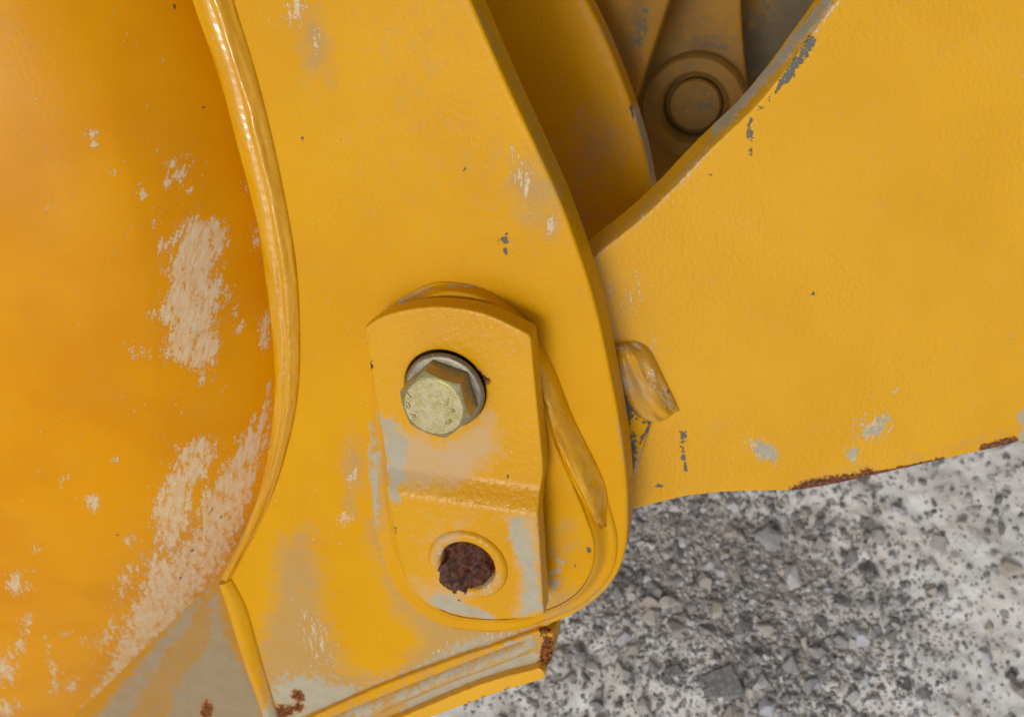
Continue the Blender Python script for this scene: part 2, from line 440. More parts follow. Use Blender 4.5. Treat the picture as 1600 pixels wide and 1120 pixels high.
Pg[:, 2] = GZ + hg * np.clip(edge / 0.08, 0, 1)
nx_, ny_ = len(xs), len(ys)
fg = [(j * nx_ + i, j * nx_ + i + 1, (j + 1) * nx_ + i + 1, (j + 1) * nx_ + i) for j in range(ny_ - 1) for i in range(nx_ - 1)]
# outer skirt of the same sheet
b0 = len(Pg); x0, x1, y0, y1 = gx.min(), gx.max(), gy.min(), gy.max(); BIG = 25
Pg = np.vstack([Pg, [(-BIG, -BIG, 0), (BIG, -BIG, 0), (BIG, BIG, 0), (-BIG, BIG, 0)]])
c00, c10, c11, c01 = 0, nx_ - 1, nx_ * ny_ - 1, nx_ * (ny_ - 1)
fg += [tuple([b0, b0 + 1, c10] + list(range(nx_ - 2, -1, -1))),
       tuple([b0 + 1, b0 + 2, c11] + [j * nx_ + nx_ - 1 for j in range(ny_ - 2, -1, -1)]),
       tuple([b0 + 2, b0 + 3, c01] + [c01 + i for i in range(1, nx_)]),
       tuple([b0 + 3, b0, 0] + [j * nx_ for j in range(1, ny_)])]
m = NT('weathered_concrete_ground'); L = m.attr('loc', True)
cem = m.mix(m.step(m.noise(L, 26, 5, 0.65), 0.35, 0.65), (0.72, 0.68, 0.63), (0.84, 0.83, 0.81))
cem = m.mix(m.step(m.noise(L, 210, 6, 0.75), 0.60, 0.72), cem, (0.42, 0.41, 0.40))
cem = m.mix(m.step(m.noise(L, 120, 5, 0.7), 0.60, 0.75), cem, (0.80, 0.80, 0.79))
for sc_, th, tone in ((70, 0.30, 0), (130, 0.28, 1), (230, 0.20, 2)):
    d = m.math('ADD', m.vor(L, sc_), m.math('MULTIPLY', m.math('SUBTRACT', m.noise(L, sc_ * 3.2, 3), 0.5), 0.35))
    rc = m.new('ShaderNodeSeparateColor'); m.put(rc.inputs[0], m.vor(L, sc_, out='Color'))
    on = m.math('MULTIPLY', m.step(d, th, th - 0.07), m.step(rc.outputs[0], 0.62, 0.63))
    cem = m.mix(m.math('MULTIPLY', on, 0.7), cem, m.mix(rc.outputs[1], (0.10, 0.105, 0.11), (0.36, 0.36, 0.37)))
dirt = m.mix(m.step(m.noise(L, 240, 5, 0.7), 0.35, 0.65), (0.20, 0.185, 0.17), (0.55, 0.50, 0.44))
gm = m.step(m.math('ADD', m.attr('gravelly'), m.math('MULTIPLY', m.math('SUBTRACT', m.noise(L, 40, 5, 0.7), 0.5), 0.9)), 0.40, 0.75)
m.put(m.b.inputs['Base Color'], m.mix(m.math('MULTIPLY', gm, 0.85), cem, dirt)); m.b.inputs['Roughness'].default_value = 0.9
m.put(m.b.inputs['Normal'], m.bump(m.math('ADD', m.math('MULTIPLY', m.noise(L, 260, 6, 0.7), 0.0013), m.math('MULTIPLY', m.noise(L, 900, 3), 0.0003)), 1.0))
M_GROUND = m.m
ground = mesh_obj('ground', Pg, fg, M_GROUND, wear={'gravelly': [G(GRAVEL, 170)]}, recalc=False, sharp=None)
prop(ground, 'pale weathered concrete ground with loose grey gravel', None, None, 'structure')

# stones: angular hulls
m = NT('crushed_stone'); L = m.attr('loc', True); oi = m.new('ShaderNodeObjectInfo')
tone = m.math('ADD', m.math('MULTIPLY', oi.outputs['Random'], m.attr('solo')), m.attr('tone'))
cr = m.new('ShaderNodeValToRGB'); m.put(cr.inputs[0], tone)
els = [(0, (0.10, 0.10, 0.10)), (0.25, (0.20, 0.20, 0.20)), (0.5, (0.32, 0.32, 0.33)), (0.7, (0.44, 0.39, 0.33)), (0.88, (0.50, 0.52, 0.56)), (1.0, (0.62, 0.61, 0.60))]
while len(cr.color_ramp.elements) < len(els): cr.color_ramp.elements.new(0.5)
for e_, (p_, c_) in zip(cr.color_ramp.elements, els): e_.position = p_; e_.color = (*c_, 1)
ns = m.noise(L, 300, 5, 0.7)
col = m.mix(m.math('MULTIPLY', m.step(ns, 0.42, 0.7), 0.55), cr.outputs[0], (0.46, 0.44, 0.41))
m.put(m.b.inputs['Base Color'], col); m.b.inputs['Roughness'].default_value = 0.8
m.put(m.b.inputs['Normal'], m.bump(m.math('MULTIPLY', ns, 0.0009), 1.0)); M_STONE = m.m
def hull(seed, flat=0.65, npts=13, boxy=False):
    r = np.random.default_rng(seed); bm = bmesh.new()
    pts = r.normal(size=(npts, 3)); pts /= np.linalg.norm(pts, axis=1)[:, None]
    if boxy:
        pts = np.array([(x, y, z) for x in (-1, 1) for y in (-1, 1) for z in (-1, 1)], float) * (0.85, 0.75, 0.6) + r.normal(size=(8, 3)) * 0.12
    pts *= (1, r.uniform(0.65, 1), flat)
    for p in pts: bm.verts.new(p)
    bmesh.ops.convex_hull(bm, input=bm.verts)
    for v in [v for v in bm.verts if not v.link_faces]: bm.verts.remove(v)
    bmesh.ops.bevel(bm, geom=list(bm.edges), offset=0.07, segments=1, affect='EDGES', profile=0.5) if npts <= 12 else None
    bmesh.ops.triangulate(bm, faces=bm.faces)
    V = np.array([v.co[:] for v in bm.verts]); bm.verts.index_update(); Fc = np.array([[v.index for v in f.verts] for f in bm.faces]); bm.free(); return V, Fc
hulls = [hull(100 + k, [0.55, 0.7, 0.8][k % 3]) for k in range(14)] + [hull(50, 0.55, boxy=True)]
stone_meshes = []
for V, Fc in hulls:
    me = bpy.data.meshes.new('stone'); me.from_pydata(V.tolist(), [], Fc.tolist())
    a = me.attributes.new('loc', 'FLOAT_VECTOR', 'POINT'); a.data.foreach_set('vector', (V * 0.012).astype(np.float32).ravel())
    a = me.attributes.new('solo', 'FLOAT', 'POINT'); a.data.foreach_set('value', np.ones(len(V), np.float32))
    me.materials.append(M_STONE); stone_meshes.append(me)
def gheight(p):
    i = int(np.clip(round((p[0] - xs[0] - ctr[0]) / 0.0032), 0, nx_ - 1)); j = int(np.clip(round((p[1] - ys[0] - ctr[1]) / 0.0032), 0, ny_ - 1))
    return Pg[j * nx_ + i, 2]
gorg = np.array(ground['_org'])
def stone(px, r, mesh=None, sink=0.25, rz=None):
    p = gpick(px)[0]; o = bpy.data.objects.new('stone', mesh or random.choice(stone_meshes[:-1])); COL.objects.link(o); o.parent = ground
    z = gheight(p)
    o.location = (p[0] - gorg[0], p[1] - gorg[1], z + r * sink - gorg[2]); o.scale = (r, r, r)
    o.rotation_euler = (random.uniform(-.3, .3), random.uniform(-.3, .3), random.uniform(0, 6.28) if rz is None else rz)
    return o
big = [(1122, 1072, 30, -1), (1055, 983, 21, 0), (1044, 942, 17, 1), (1153, 987, 16, 2), (1235, 1035, 19, 3), (1188, 1066, 17, 4), (1338, 1052, 14, 5), (1312, 998, 16, 6),
       (1311, 950, 18, 7), (1235, 905, 22, 8), (1100, 910, 18, 9), (1200, 840, 24, 10), (1330, 985, 13, 11), (1345, 1000, 15, 12), (1465, 850, 17, 13), (1575, 890, 22, 0),
       (1540, 1025, 13, 1), (1355, 890, 16, 2), (1500, 820, 10, 3), (1560, 825, 13, 4), (1255, 1000, 14, 5), (1000, 900, 17, 6), (975, 1000, 14, 7), (1265, 1068, 15, 8),
       (1440, 1090, 15, 9), (1590, 1080, 14, 10), (1280, 850, 13, 11), (1140, 830, 15, 12), (1060, 860, 16, 13), (1470, 925, 12, 0), (1400, 800, 12, 1), (1150, 1120, 14, 2), (1020, 1040, 12, 3), (890, 1060, 13, 4), (930, 1100, 15, 5)]
for (x, y, s, k) in big:
    r = s * 0.00058; stone((x, y), r, stone_meshes[k], 0.12 if k >= 0 else -0.1, rz=(0.25 if k < 0 else None))
cnt = 0
while cnt < 262:
    x, y = random.uniform(760, 1640), random.uniform(690, 1180)
    g_ = gravel_field(gpick((x, y)))[0]
    if random.random() > 0.10 + 0.9 * g_ ** 1.5: continue
    stone((x, y), random.choice([6, 7, 8, 9, 10, 11, 13, 15]) * 0.00058, None, random.uniform(-0.1, 0.3)); cnt += 1
GV, GF, GT = [], [], []; base = 0
cand = np.c_[rng.uniform(720, 1680, 60000), rng.uniform(670, 1200, 60000)]
cp = gpick(cand); cg = G(GRAVEL, 170)(cand)
cp = cp[rng.uniform(size=60000) < 0.07 + 0.93 * cg ** 1.3][:12000]
for p in cp:
    V, Fc = hulls[random.randrange(14)]; r = random.choice([1.5, 2, 2, 2.5, 3, 4, 5]) * 0.00058 * random.uniform(0.8, 1.3)
    a = random.uniform(0, 6.28); c, s = math.cos(a), math.sin(a)
    W = V * r; W = np.stack([W[:, 0] * c - W[:, 1] * s, W[:, 0] * s + W[:, 1] * c, W[:, 2]], 1) + (p[0], p[1], gheight(p) + r * random.uniform(-0.1, 0.4))
    GV.append(W); GF.append(Fc + base); base += len(V); GT.append(np.full(len(V), random.random()))
GV = np.vstack(GV); gravel = mesh_obj('gravel', GV, np.vstack(GF).tolist(), M_STONE, recalc=False, sharp=1)
a = gravel.data.attributes.new('tone', 'FLOAT', 'POINT'); a.data.foreach_set('value', np.concatenate(GT).astype(np.float32))
prop(gravel, 'fine loose grey gravel strewn over the concrete', 'gravel', None, 'stuff')

# ------------------------------------------------------------------ bucket: shell, side plates, beads, base
bucket = empty('machine_bucket', EAR.pick((600, 1100), -0.02)[0], 'yellow painted steel bucket with curved shell and two side plates, paint peeling', 'bucket')

ear_px = [(-150, -1500, 'c'), (100, -1500, 'c'), (430, -700), (560, -420), (660, -190), (735, 0), (790, 128), (842, 240), (886, 342), (928, 468), (957, 600), (974, 700), (981, 790), (976, 865), (950, 918), (905, 955), (858, 976, 'c'),
          (846, 992, 'c'), (600, 1092), (425, 1165, 'c'), (410, 1112), (372, 1000), (346, 905, 'c'), (392, 810), (432, 700), (440, 600), (436, 450), (400, 250), (350, 60), (240, -420)]
ear_wear = {
    'dust': [E(492, 70, 26, 60, -10), E(650, 120, 120, 260, 0, .38), E(760, 250, 70, 160, -20, .42), E(835, 300, 40, 62, -20), E(862, 352, 14, 22), G([(430, 850), (480, 815), (505, 880), (512, 960), (545, 1040), (625, 1058), (640, 1090), (450, 1130), (400, 1085), (392, 1020), (420, 940)], 30),
             G([(585, 870), (640, 930), (700, 960), (865, 960), (852, 995), (700, 1060), (600, 1095), (620, 1040), (655, 1000), (610, 950)], 26), E(552, 730, 18, 50), E(548, 790, 14, 18), E(596, 850, 22, 40, -20),
             S([(748, 20), (800, 120), (860, 250)], 5, 0.75), S([(965, 650), (985, 760), (985, 850)], 6, 0.7), S([(900, 955), (960, 910)], 8, .8)],
    'peel_or_glint': [E(462, 12, 13, 26), E(452, 30, 10, 10), E(496, 60, 6, 20, 0, .8), E(818, 285, 16, 40, -15, 0.85), E(862, 352, 9, 14), E(550, 745, 8, 30, 0, .75), E(538, 810, 12, 10), E(497, 1000, 20, 50, -15, .65), E(760, 1000, 90, 14, -18, .7)],
    'primer_or_glint': [S([(584, 660), (580, 720), (590, 800), (616, 856)], 7, .8), G([(425, 1075), (470, 1050), (560, 1075), (640, 1045), (720, 1000), (850, 980), (850, 1000), (600, 1110), (430, 1150)], 22), E(470, 1080, 50, 30)],
    'bare': [E(788, 374, 7, 8), E(789, 392, 4, 8), E(725, 262, 3, 5), E(438, 68, 2.4, 5), E(473, 218, 3, 3.5)],
    'rust': [E(466, 1086, 11, 8, 35), E(467, 1105, 8, 7), E(440, 1112, 22, 11, -10), E(852, 985, 12, 5, 30)],
}
ear = plate('side_plate', EAR.loc2(spline(ear_px, 10, True)), EAR, 0, 0.020, M_EAR, bucket, bevel=0.0015, grid=0.0019, wear=ear_wear)

# inner side plate (far side of the arm)
IN = -0.150
in_px = [(150, -1500, 'c'), (350, -1500, 'c'), (560, -700), (830, -170), (916, 0), (948, 66), (981, 150), (1003, 220), (1018, 290), (1028, 360), (1032, 520, 'c'), (600, 520, 'c')]
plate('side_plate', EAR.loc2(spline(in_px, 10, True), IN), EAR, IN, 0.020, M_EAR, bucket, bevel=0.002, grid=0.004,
      wear={'dust': [E(930, 230, 50, 70, 10, .8), E(950, 60, 14, 50, -20, .7), E(905, 340, 40, 60, 0, .7)], 'bare': [S([(985, 165), (990, 185)], 2.5)], 'peel_or_glint': [S([(992, 170), (1008, 215), (1022, 285)], 6, 1.1)], 'primer_or_glint': [S([(996, 180), (1010, 225), (1020, 270)], 4, 1.0)]})  # pale peel and primer strokes paint the bright glint along this edge

# shell
curve = spline([(-200, -1500), (170, -420), (240, -200), (303, 0), (345, 120), (374, 230), (400, 330), (416, 430), (428, 530), (429, 640), (413, 740), (385, 820), (345, 900), (280, 975), (200, 1055), (130, 1120), (40, 1200), (-60, 1290)], 12)
cy = np.concatenate([np.arange(-1500, -60, 30.0), np.arange(-60, 1291, 4.0)]); cx = np.interp(cy, curve[:, 1], curve[:, 0])
ns_ = 150; sv = np.linspace(0, 1, ns_) ** 1.5
rows = []
for x_, y_ in zip(cx + 10, cy):
    s_ = sv * (x_ + 900)
    low = 1 / (1 + math.exp(-(y_ - 860) / 40))
    hh = -0.020 + 0.072 * (1 - np.exp(-s_ / 240)) + 0.02 * (s_ / 1000) ** 1.5 - low * (0.018 * np.exp(-s_ / 70))
    hh += -0.010 * low
    hh += 0.004 * np.sin(y_ / 330.0) * np.clip(s_ / 200, 0, 1)
    rows.append(EAR.pick(np.c_[x_ - s_, np.full(ns_, y_)], hh))
Vs = np.vstack(rows); nr = len(rows)
fs = [(j * ns_ + i, j * ns_ + i + 1, (j + 1) * ns_ + i + 1, (j + 1) * ns_ + i) for j in range(nr - 1) for i in range(ns_ - 1)]
shell_wear = {
    'peel_or_glint': [G([(275, 362), (300, 338), (350, 342), (366, 372), (346, 400), (342, 470), (345, 540), (326, 588), (318, 603), (300, 575), (262, 560), (250, 545), (265, 510), (238, 490), (250, 478), (262, 450), (252, 425), (272, 398)], 15),
             E(280, 272, 17, 22), E(264, 285, 8, 10), E(222, 302, 7, 11), E(142, 208, 7, 7), E(150, 228, 4, 6), E(177, 270, 4, 6), E(358, 465, 10, 34, -12, .8), E(375, 512, 9, 12, 30), E(386, 300, 6, 12, -15, .7), E(396, 370, 7, 32, -8, .8),
             E(255, 385, 10, 14), E(240, 348, 6, 6), E(206, 548, 14, 12, 0, .8), E(225, 552, 8, 9), E(415, 515, 9, 30, 4), E(421, 610, 5, 18, 10),
             G([(322, 676), (342, 690), (322, 740), (300, 772), (302, 820), (262, 872), (240, 832), (236, 790), (262, 740), (280, 705), (270, 700), (300, 690)], 13),
             G([(424, 618), (428, 660), (412, 700), (404, 745), (380, 822), (345, 892), (290, 962), (230, 1020), (150, 1110), (110, 1150), (140, 1090), (180, 1010), (205, 950), (228, 890), (246, 850), (268, 868), (300, 828), (318, 770), (352, 722), (385, 680), (402, 650)], 16),
             E(28, 910, 15, 17, 20), E(42, 975, 9, 14), E(10, 1042, 15, 28), E(35, 1010, 7, 14), E(85, 1070, 9, 14, 20), E(112, 1072, 9, 12, 30), E(10, 1112, 16, 22), E(203, 843, 10, 9), E(103, 748, 7, 6), E(145, 780, 11, 10, 30), E(57, 858, 7, 6), E(75, 1012, 4, 12, 10), E(84, 1040, 6, 14), E(180, 716, 5, 7), E(147, 792, 7, 8), E(102, 990, 6, 6), E(128, 1000, 5, 6), E(70, 995, 4, 4), E(198, 905, 12, 30, 20, .75), E(170, 990, 14, 35, 25, .75), E(215, 880, 7, 20, 10, .7)],
    'dust': [E(300, 470, 55, 120, 0, .55), E(20, 60, 50, 50, 0, .4), E(280, 900, 90, 120, 30, .6)],
    'bare': [E(318, 168, 3, 3), E(273, 10, 2.5, 5), E(72, 428, 2.5, 2.5), S([(300, 860), (306, 852)], 1.2), S([(330, 800), (336, 790)], 1.2), S([(280, 905), (284, 898)], 1.2), S([(318, 885), (322, 878)], 1.2), S([(345, 810), (350, 800)], 1.2), E(184, 836, 3, 3)],
}
shell = mesh_obj('shell', Vs, fs, M_SHELL, bucket, EAR, shell_wear, sharp=None, recalc=False)
sol = shell.modifiers.new('thickness', 'SOLIDIFY'); sol.thickness = 0.010; sol.offset = -1
if Vector(shell.data.polygons[nr * 20].normal).dot(Vector(N_EAR)) < 0: sol.offset = 1

# lower panel seen behind the shell's edge
low_px = [(60, 820), (460, 820), (470, 1230), (0, 1280)]
plate('lower_panel', EAR.loc2(resample(np.array(low_px, float), 20, closed=True), -0.034), EAR, -0.034, 0.012, M_LOW, bucket, bevel=0.001, grid=0.0025,
      wear={'primer_or_glint': [G([(338, 912), (342, 945), (356, 1000), (380, 1040), (402, 1062), (412, 1140), (262, 1145), (268, 1085), (300, 1035), (318, 1018), (330, 985), (326, 940)], 15), G([(330, 910), (300, 975), (255, 1030), (225, 1075), (195, 1140), (120, 1150), (180, 1080), (260, 985)], 15)],
            'dust': [G([(345, 905), (360, 960), (400, 1080), (380, 1140), (140, 1140), (240, 1010)], 25, .8)], 'rust': [E(323, 1110, 9, 17, 10)], 'bare': []})

# big weld bead between shell and side plate
Lc = spline([(-194, -1500), (176, -420), (243, -200), (305, 0), (346, 120), (375, 230), (401, 330), (417, 430), (428, 530), (429, 640), (414, 740), (387, 820), (347, 900)], 14)
Rc = spline([(-130, -1500), (240, -420), (303, -200), (364, 0), (398, 110), (425, 215), (446, 315), (462, 410), (468, 500), (466, 610), (446, 710), (414, 800), (360, 905)], 14)
nW = 230
A = EAR.pick(resample(Lc, n=nW), -0.001); Bq = EAR.pick(resample(Rc, n=nW), 0.0004)
def bead_noise(seed, amp, fx, fy):
    return lambda q: (fbm(q * (fx, fy, 1), 2, seed) - 0.5) * amp
def prof_big(u, v):
    k = 0.0065 * (1 - 0.55 * max(0, (v - 0.55) / 0.45))
    return k * (math.sin(math.pi * min(1, 0.12 + u * 0.88)) ** 0.8) + 0.0009 * math.exp(-((u - 0.72) / 0.09) ** 2) - 0.0006 * math.exp(-((u - 0.55) / 0.08) ** 2)
loft('weld_bead', A, Bq, N_EAR, M_WELD, bucket, prof_big, nu=20, bump=bead_noise(3, 0.0010, 140, 40), skirt=0.020)

# short bead on the left foot of the side plate
A = EAR.pick(resample(spline([(344, 908), (360, 960), (382, 1030), (412, 1115), (424, 1160)], 10), n=50), 0.000); Bq = EAR.pick(resample(spline([(362, 905), (385, 950), (408, 1030), (432, 1110), (444, 1160)], 10), n=50), 0.0004)
loft('weld_bead', A, Bq, N_EAR, M_FILLET, bucket, lambda u, v: 0.0042 * math.sin(math.pi * (0.12 + .88 * u)), nu=10, bump=bead_noise(8, 0.0014, 200, 60), skirt=0.03,
     wear={'dust': [E(420, 1060, 20, 60, 0, .8)], 'primer_or_glint': [E(425, 1120, 20, 30, 0, .9)]})

# doubler pad welded on the side plate, and its fillet
DH = 0.010
dbl = [(610, 560), (625, 500), (665, 464), (710, 456), (765, 472), (822, 522), (845, 610), (866, 690), (893, 753), (918, 814), (929, 852), (924, 892), (900, 928), (860, 951), (790, 968), (700, 958), (648, 912), (622, 830), (613, 740), (614, 640)]
out = [(585, 550), (610, 485), (652, 451), (698, 440), (760, 455), (828, 512), (862, 580), (897, 660), (930, 732), (956, 802), (965, 850), (955, 896), (920, 936), (872, 962), (790, 985), (690, 975), (625, 925), (590, 840), (580, 740), (582, 640)]
pad = plate('boss_pad', EAR.loc2(spline(dbl, 10, True), DH), EAR, DH, 0.0095, M_EAR, bucket, bevel=0.0012, grid=0.0025,
            wear={'dust': [E(870, 860, 30, 60, 0, .6), E(865, 940, 40, 18, -20), E(890, 820, 16, 14, 0, .7)], 'bare': [S([(918, 855), (922, 862), (928, 862)], 1.2), E(902, 883, 4, 2)], 'primer_or_glint': [E(866, 905, 10, 40, 10, .8)]})
NF = 260
dl = spline(dbl, 14, True); ol = spline(out, 14, True)
Ai = resample(dl, n=len(dl), closed=True); A3 = EAR.pick(dl, DH - 0.0012); B3 = EAR.pick(ol, 0.0003)
fil = loft('weld_fillet', A3, B3, N_EAR, M_FILLET, pad, lambda u, v: -0.0018 * math.sin(math.pi * u) + 0.0006 * math.sin(3 * math.pi * u), nu=12, closed=True, bump=bead_noise(5, 0.0012, 160, 70), skirt=0.004,
     wear={'dust': [E(930, 930, 40, 20, -35, .7), E(740, 455, 40, 14, 10), E(650, 460, 30, 14, -30, .9), E(880, 960, 40, 14, -20, 1), E(590, 760, 16, 110, 0, .9)], 'primer_or_glint': [E(740, 453, 30, 7, 10), E(628, 473, 9, 6), E(585, 760, 8, 90, 0, .9)], 'peel_or_glint': [E(750, 456, 26, 7, 15)]})
# the glossy uneven bead down the pad's right flank
Lw = spline([(826, 520), (838, 563), (842, 600), (850, 640), (868, 692), (897, 758), (938, 826)], 16)
Rw = spline([(832, 515), (864, 574), (893, 648), (914, 692), (932, 728), (947, 768), (950, 822)], 16)
A = EAR.pick(resample(Lw, n=120), DH - 0.001); Bq = EAR.pick(resample(Rw, n=120), 0.001)
loft('weld_bead', A, Bq, N_EAR, M_WELD, pad, lambda u, v: 0.0040 * math.sin(math.pi * u) * min(1, 12 * v, 14 * (1 - v)) + 0.0008 * math.exp(-((u - 0.25) / 0.08) ** 2), nu=18, bump=bead_noise(21, 0.0026, 190, 90), skirt=0.008)

# base plate, its weld and the clean lip below
base_px = [(864, 990, 'c'), (862, 1030), (848, 1046, 'c'), (700, 1088), (560, 1140), (440, 1190, 'c'), (380, 1170, 'c'), (600, 1070), (846, 984, 'c')]
bp = plate('base_plate', EAR.loc2(spline(base_px, 8, True), 0.004), EAR, 0.004, 0.022, M_EAR, bucket, bevel=0.0012, grid=0.0016, rough_edge=0.0012,
      wear={'primer_or_glint': [G([(830, 990), (846, 1042), (700, 1090), (640, 1110), (650, 1080), (720, 1045), (800, 1000)], 10), E(660, 1105, 30, 20)], 'dust': [S([(840, 1020), (700, 1072), (480, 1165)], 30, 1.1)],
            'rust': [G([(850, 990), (864, 996), (863, 1030), (853, 1050), (838, 1042), (845, 1015)], 7), E(851, 985, 10, 6)]})
lip_px = [(842, 1044, 'c'), (851, 1050), (850, 1060, 'c'), (772, 1084), (670, 1122), (600, 1155, 'c'), (560, 1150, 'c'), (660, 1106), (760, 1066)]
plate('base_lip', EAR.loc2(spline(lip_px, 8, True), 0.010), EAR, 0.010, 0.012, M_ARM, bucket, bevel=0.0008, grid=0.0018, rough_edge=0.0008,
      wear={'bare': [E(793, 1078, 5, 5), E(755, 1092, 6, 5), E(735, 1100, 5, 4), E(713, 1112, 5, 4), E(810, 1048, 4, 3)]})
Lw = spline([(838, 992), (780, 1012), (700, 1044), (600, 1084), (480, 1135), (430, 1160)], 14); Rw = spline([(838, 1016), (790, 1034), (710, 1064), (615, 1104), (500, 1155), (450, 1180)], 14)
A = EAR.pick(resample(Lw, n=110), 0.0035); Bq = EAR.pick(resample(Rw, n=110), 0.0045)
loft('weld_bead', A, Bq, N_EAR, M_FILLET, bp, lambda u, v: 0.0034 * math.sin(math.pi * u) ** 0.7 * min(1, (14 * v + .02) ** .6), nu=12, bump=bead_noise(31, 0.0016, 200, 70), skirt=0.004,
     wear={'dust': [S([(845, 1000), (700, 1056), (440, 1165)], 30, 1.1)], 'primer_or_glint': [S([(840, 1003), (700, 1055), (620, 1090)], 12, .72), E(560, 1110, 40, 20, -20, .8)]})
Lw = spline([(842, 982), (780, 998), (700, 1026), (600, 1066), (480, 1115), (430, 1138)], 14); Rw = spline([(842, 992), (780, 1011), (700, 1043), (600, 1083), (480, 1134), (430, 1158)], 14)
A = EAR.pick(resample(Lw, n=110), 0.0002); Bq = EAR.pick(resample(Rw, n=110), 0.004)
loft('weld_bead', A, Bq, N_EAR, M_FILLET, bp, lambda u, v: -0.0016 * math.sin(math.pi * u), nu=10, bump=bead_noise(33, 0.0016, 160, 60), skirt=0.004,
     wear={'dust': [S([(845, 985), (700, 1035), (440, 1145)], 30, 1.1)], 'primer_or_glint': [S([(800, 1000), (640, 1056), (520, 1105)], 14, .75)]})

# ------------------------------------------------------------------ arm on the right
arm = empty('lifting_arm', ARM.pick((1200, 780), -0.02)[0], 'broad yellow arm plate at right with chipped curved edge, behind the side plate', 'arm')
arm_px = [(880, 442, 'c'), (920, 407), (990, 352), (1046, 301), (1110, 234), (1170, 177), (1222, 118), (1266, 58), (1308, 0), (1370, -90), (1500, -300), (1750, -700, 'c'), (2300, -700, 'c'), (2300, 500), (2000, 590), (1780, 645), (1600, 689), (1500, 712), (1400, 735),
          (1300, 757), (1240, 766), (1150, 768), (1080, 774), (1035, 784), (990, 796), (880, 830, 'c')]
arm_wear = {
    'bare': [S([(1268, 62), (1256, 84), (1240, 106), (1224, 128)], 7), S([(1222, 130), (1198, 158), (1180, 178), (1168, 198)], 2.6), E(1172, 210, 5, 12, -10), E(1173, 238, 4.5, 7, 15), E(1108, 272, 4, 4), E(1118, 276, 3, 2),
             E(1068, 680, 6, 7), S([(1065, 688), (1067, 710), (1072, 734)], 2.8), E(1270, 458, 4, 6, 30, .8), E(1030, 760, 6, 5, 0, .8)],
    'primer_or_glint': [S([(1298, -6), (1262, 38), (1220, 92), (1180, 136), (1140, 176), (1118, 205)], 8), E(1380, 655, 10, 7, -10), E(1362, 674, 20, 9, -20), E(1197, 706, 22, 13, 30), E(1332, 710, 10, 10), E(1596, 656, 7, 14), E(1597, 680, 6, 9)],
    'peel_or_glint': [S([(1296, 0), (1240, 70), (1180, 140), (1120, 208)], 6, 1.0), E(1364, 668, 27, 17, -30, 1), E(1195, 705, 24, 14, 30), E(1332, 710, 11, 11), S([(1310, 0), (1270, 52)], 5, .9), S([(1110, 236), (1050, 298), (1000, 342)], 3, .8), E(985, 470, 14, 40, 20, .65), E(950, 455, 25, 12, 0, .6), E(1022, 540, 9, 14, 0, .7), E(1400, 608, 4, 8, 30), E(1585, 520, 5, 20, 20, .6)],
    'rust': [S([(1240, 768), (1262, 758), (1290, 753), (1330, 748), (1360, 742)], 8), S([(1360, 742), (1400, 734), (1440, 725), (1475, 718)], 3.5), S([(1540, 702), (1560, 696), (1582, 690)], 8), E(1356, 736, 10, 6)],
    'dust': [S([(910, 405), (990, 345), (1060, 275), (1120, 212)], 14, .62), E(1090, 760, 60, 20, 0, .35), S([(1250, 745), (1450, 712), (1590, 668)], 8, .5)],
}
plate('arm_plate', ARM.loc2(spline(arm_px, 10, True)), ARM, 0, 0.024, M_ARM, arm, bevel=0.0010, grid=0.0021, wear=arm_wear, rough_edge=0.0006)
# lumpy weld and the stub under it, between arm and side plate
Lw = spline([(950, 542), (953, 580), (968, 620), (992, 650), (1020, 658)], 16); Rw = spline([(992, 532), (1014, 545), (1036, 586), (1052, 618), (1062, 642)], 16)
A = ARM.pick(resample(Lw, n=70), 0.004); Bq = ARM.pick(resample(Rw, n=70), 0.0003)
loft('weld_bead', A, Bq, N_ARM, M_WELD, arm, lambda u, v: (0.0085 * math.sin(math.pi * u) ** 0.8 - 0.0022 * math.exp(-((u - 0.5) / 0.07) ** 2)) * min(1, (9 * v + .05) ** .5, (9 * (1 - v) + .05) ** .5), nu=22, bump=bead_noise(41, 0.0055, 260, 50), skirt=0.006,
     wear={'dust': [E(985, 600, 50, 70, -30, .75)], 'peel_or_glint': [S([(950, 545), (1000, 540)], 7, .8), S([(1010, 570), (1045, 632)], 7, .75)], 'primer_or_glint': [S([(958, 560), (985, 610)], 8, .7)], 'bare': [S([(970, 610), (985, 640), (1000, 655)], 4, .9), E(1044, 612, 2.5, 2.5)]})
stub = [(930, 610), (975, 612), (1002, 645), (1020, 650), (1008, 700), (990, 752), (960, 770), (930, 770)]
plate('boss_stub', ARM.loc2(spline(stub, 8, True), 0.007), ARM, 0.007, 0.006, M_EAR, arm, bevel=0.003, grid=0.002,
      wear={'bare': [E(975, 640, 15, 26, 0, 1), E(985, 705, 10, 30, 0, 1), E(1017, 655, 9, 9, 0, 1), S([(1015, 665), (1000, 690), (994, 705)], 2), S([(985, 625), (1005, 660)], 3, .8)], 'dust': [E(1000, 730, 10, 40, 15, .8)], 'primer_or_glint': [S([(1010, 690), (992, 745)], 5, .8)]})

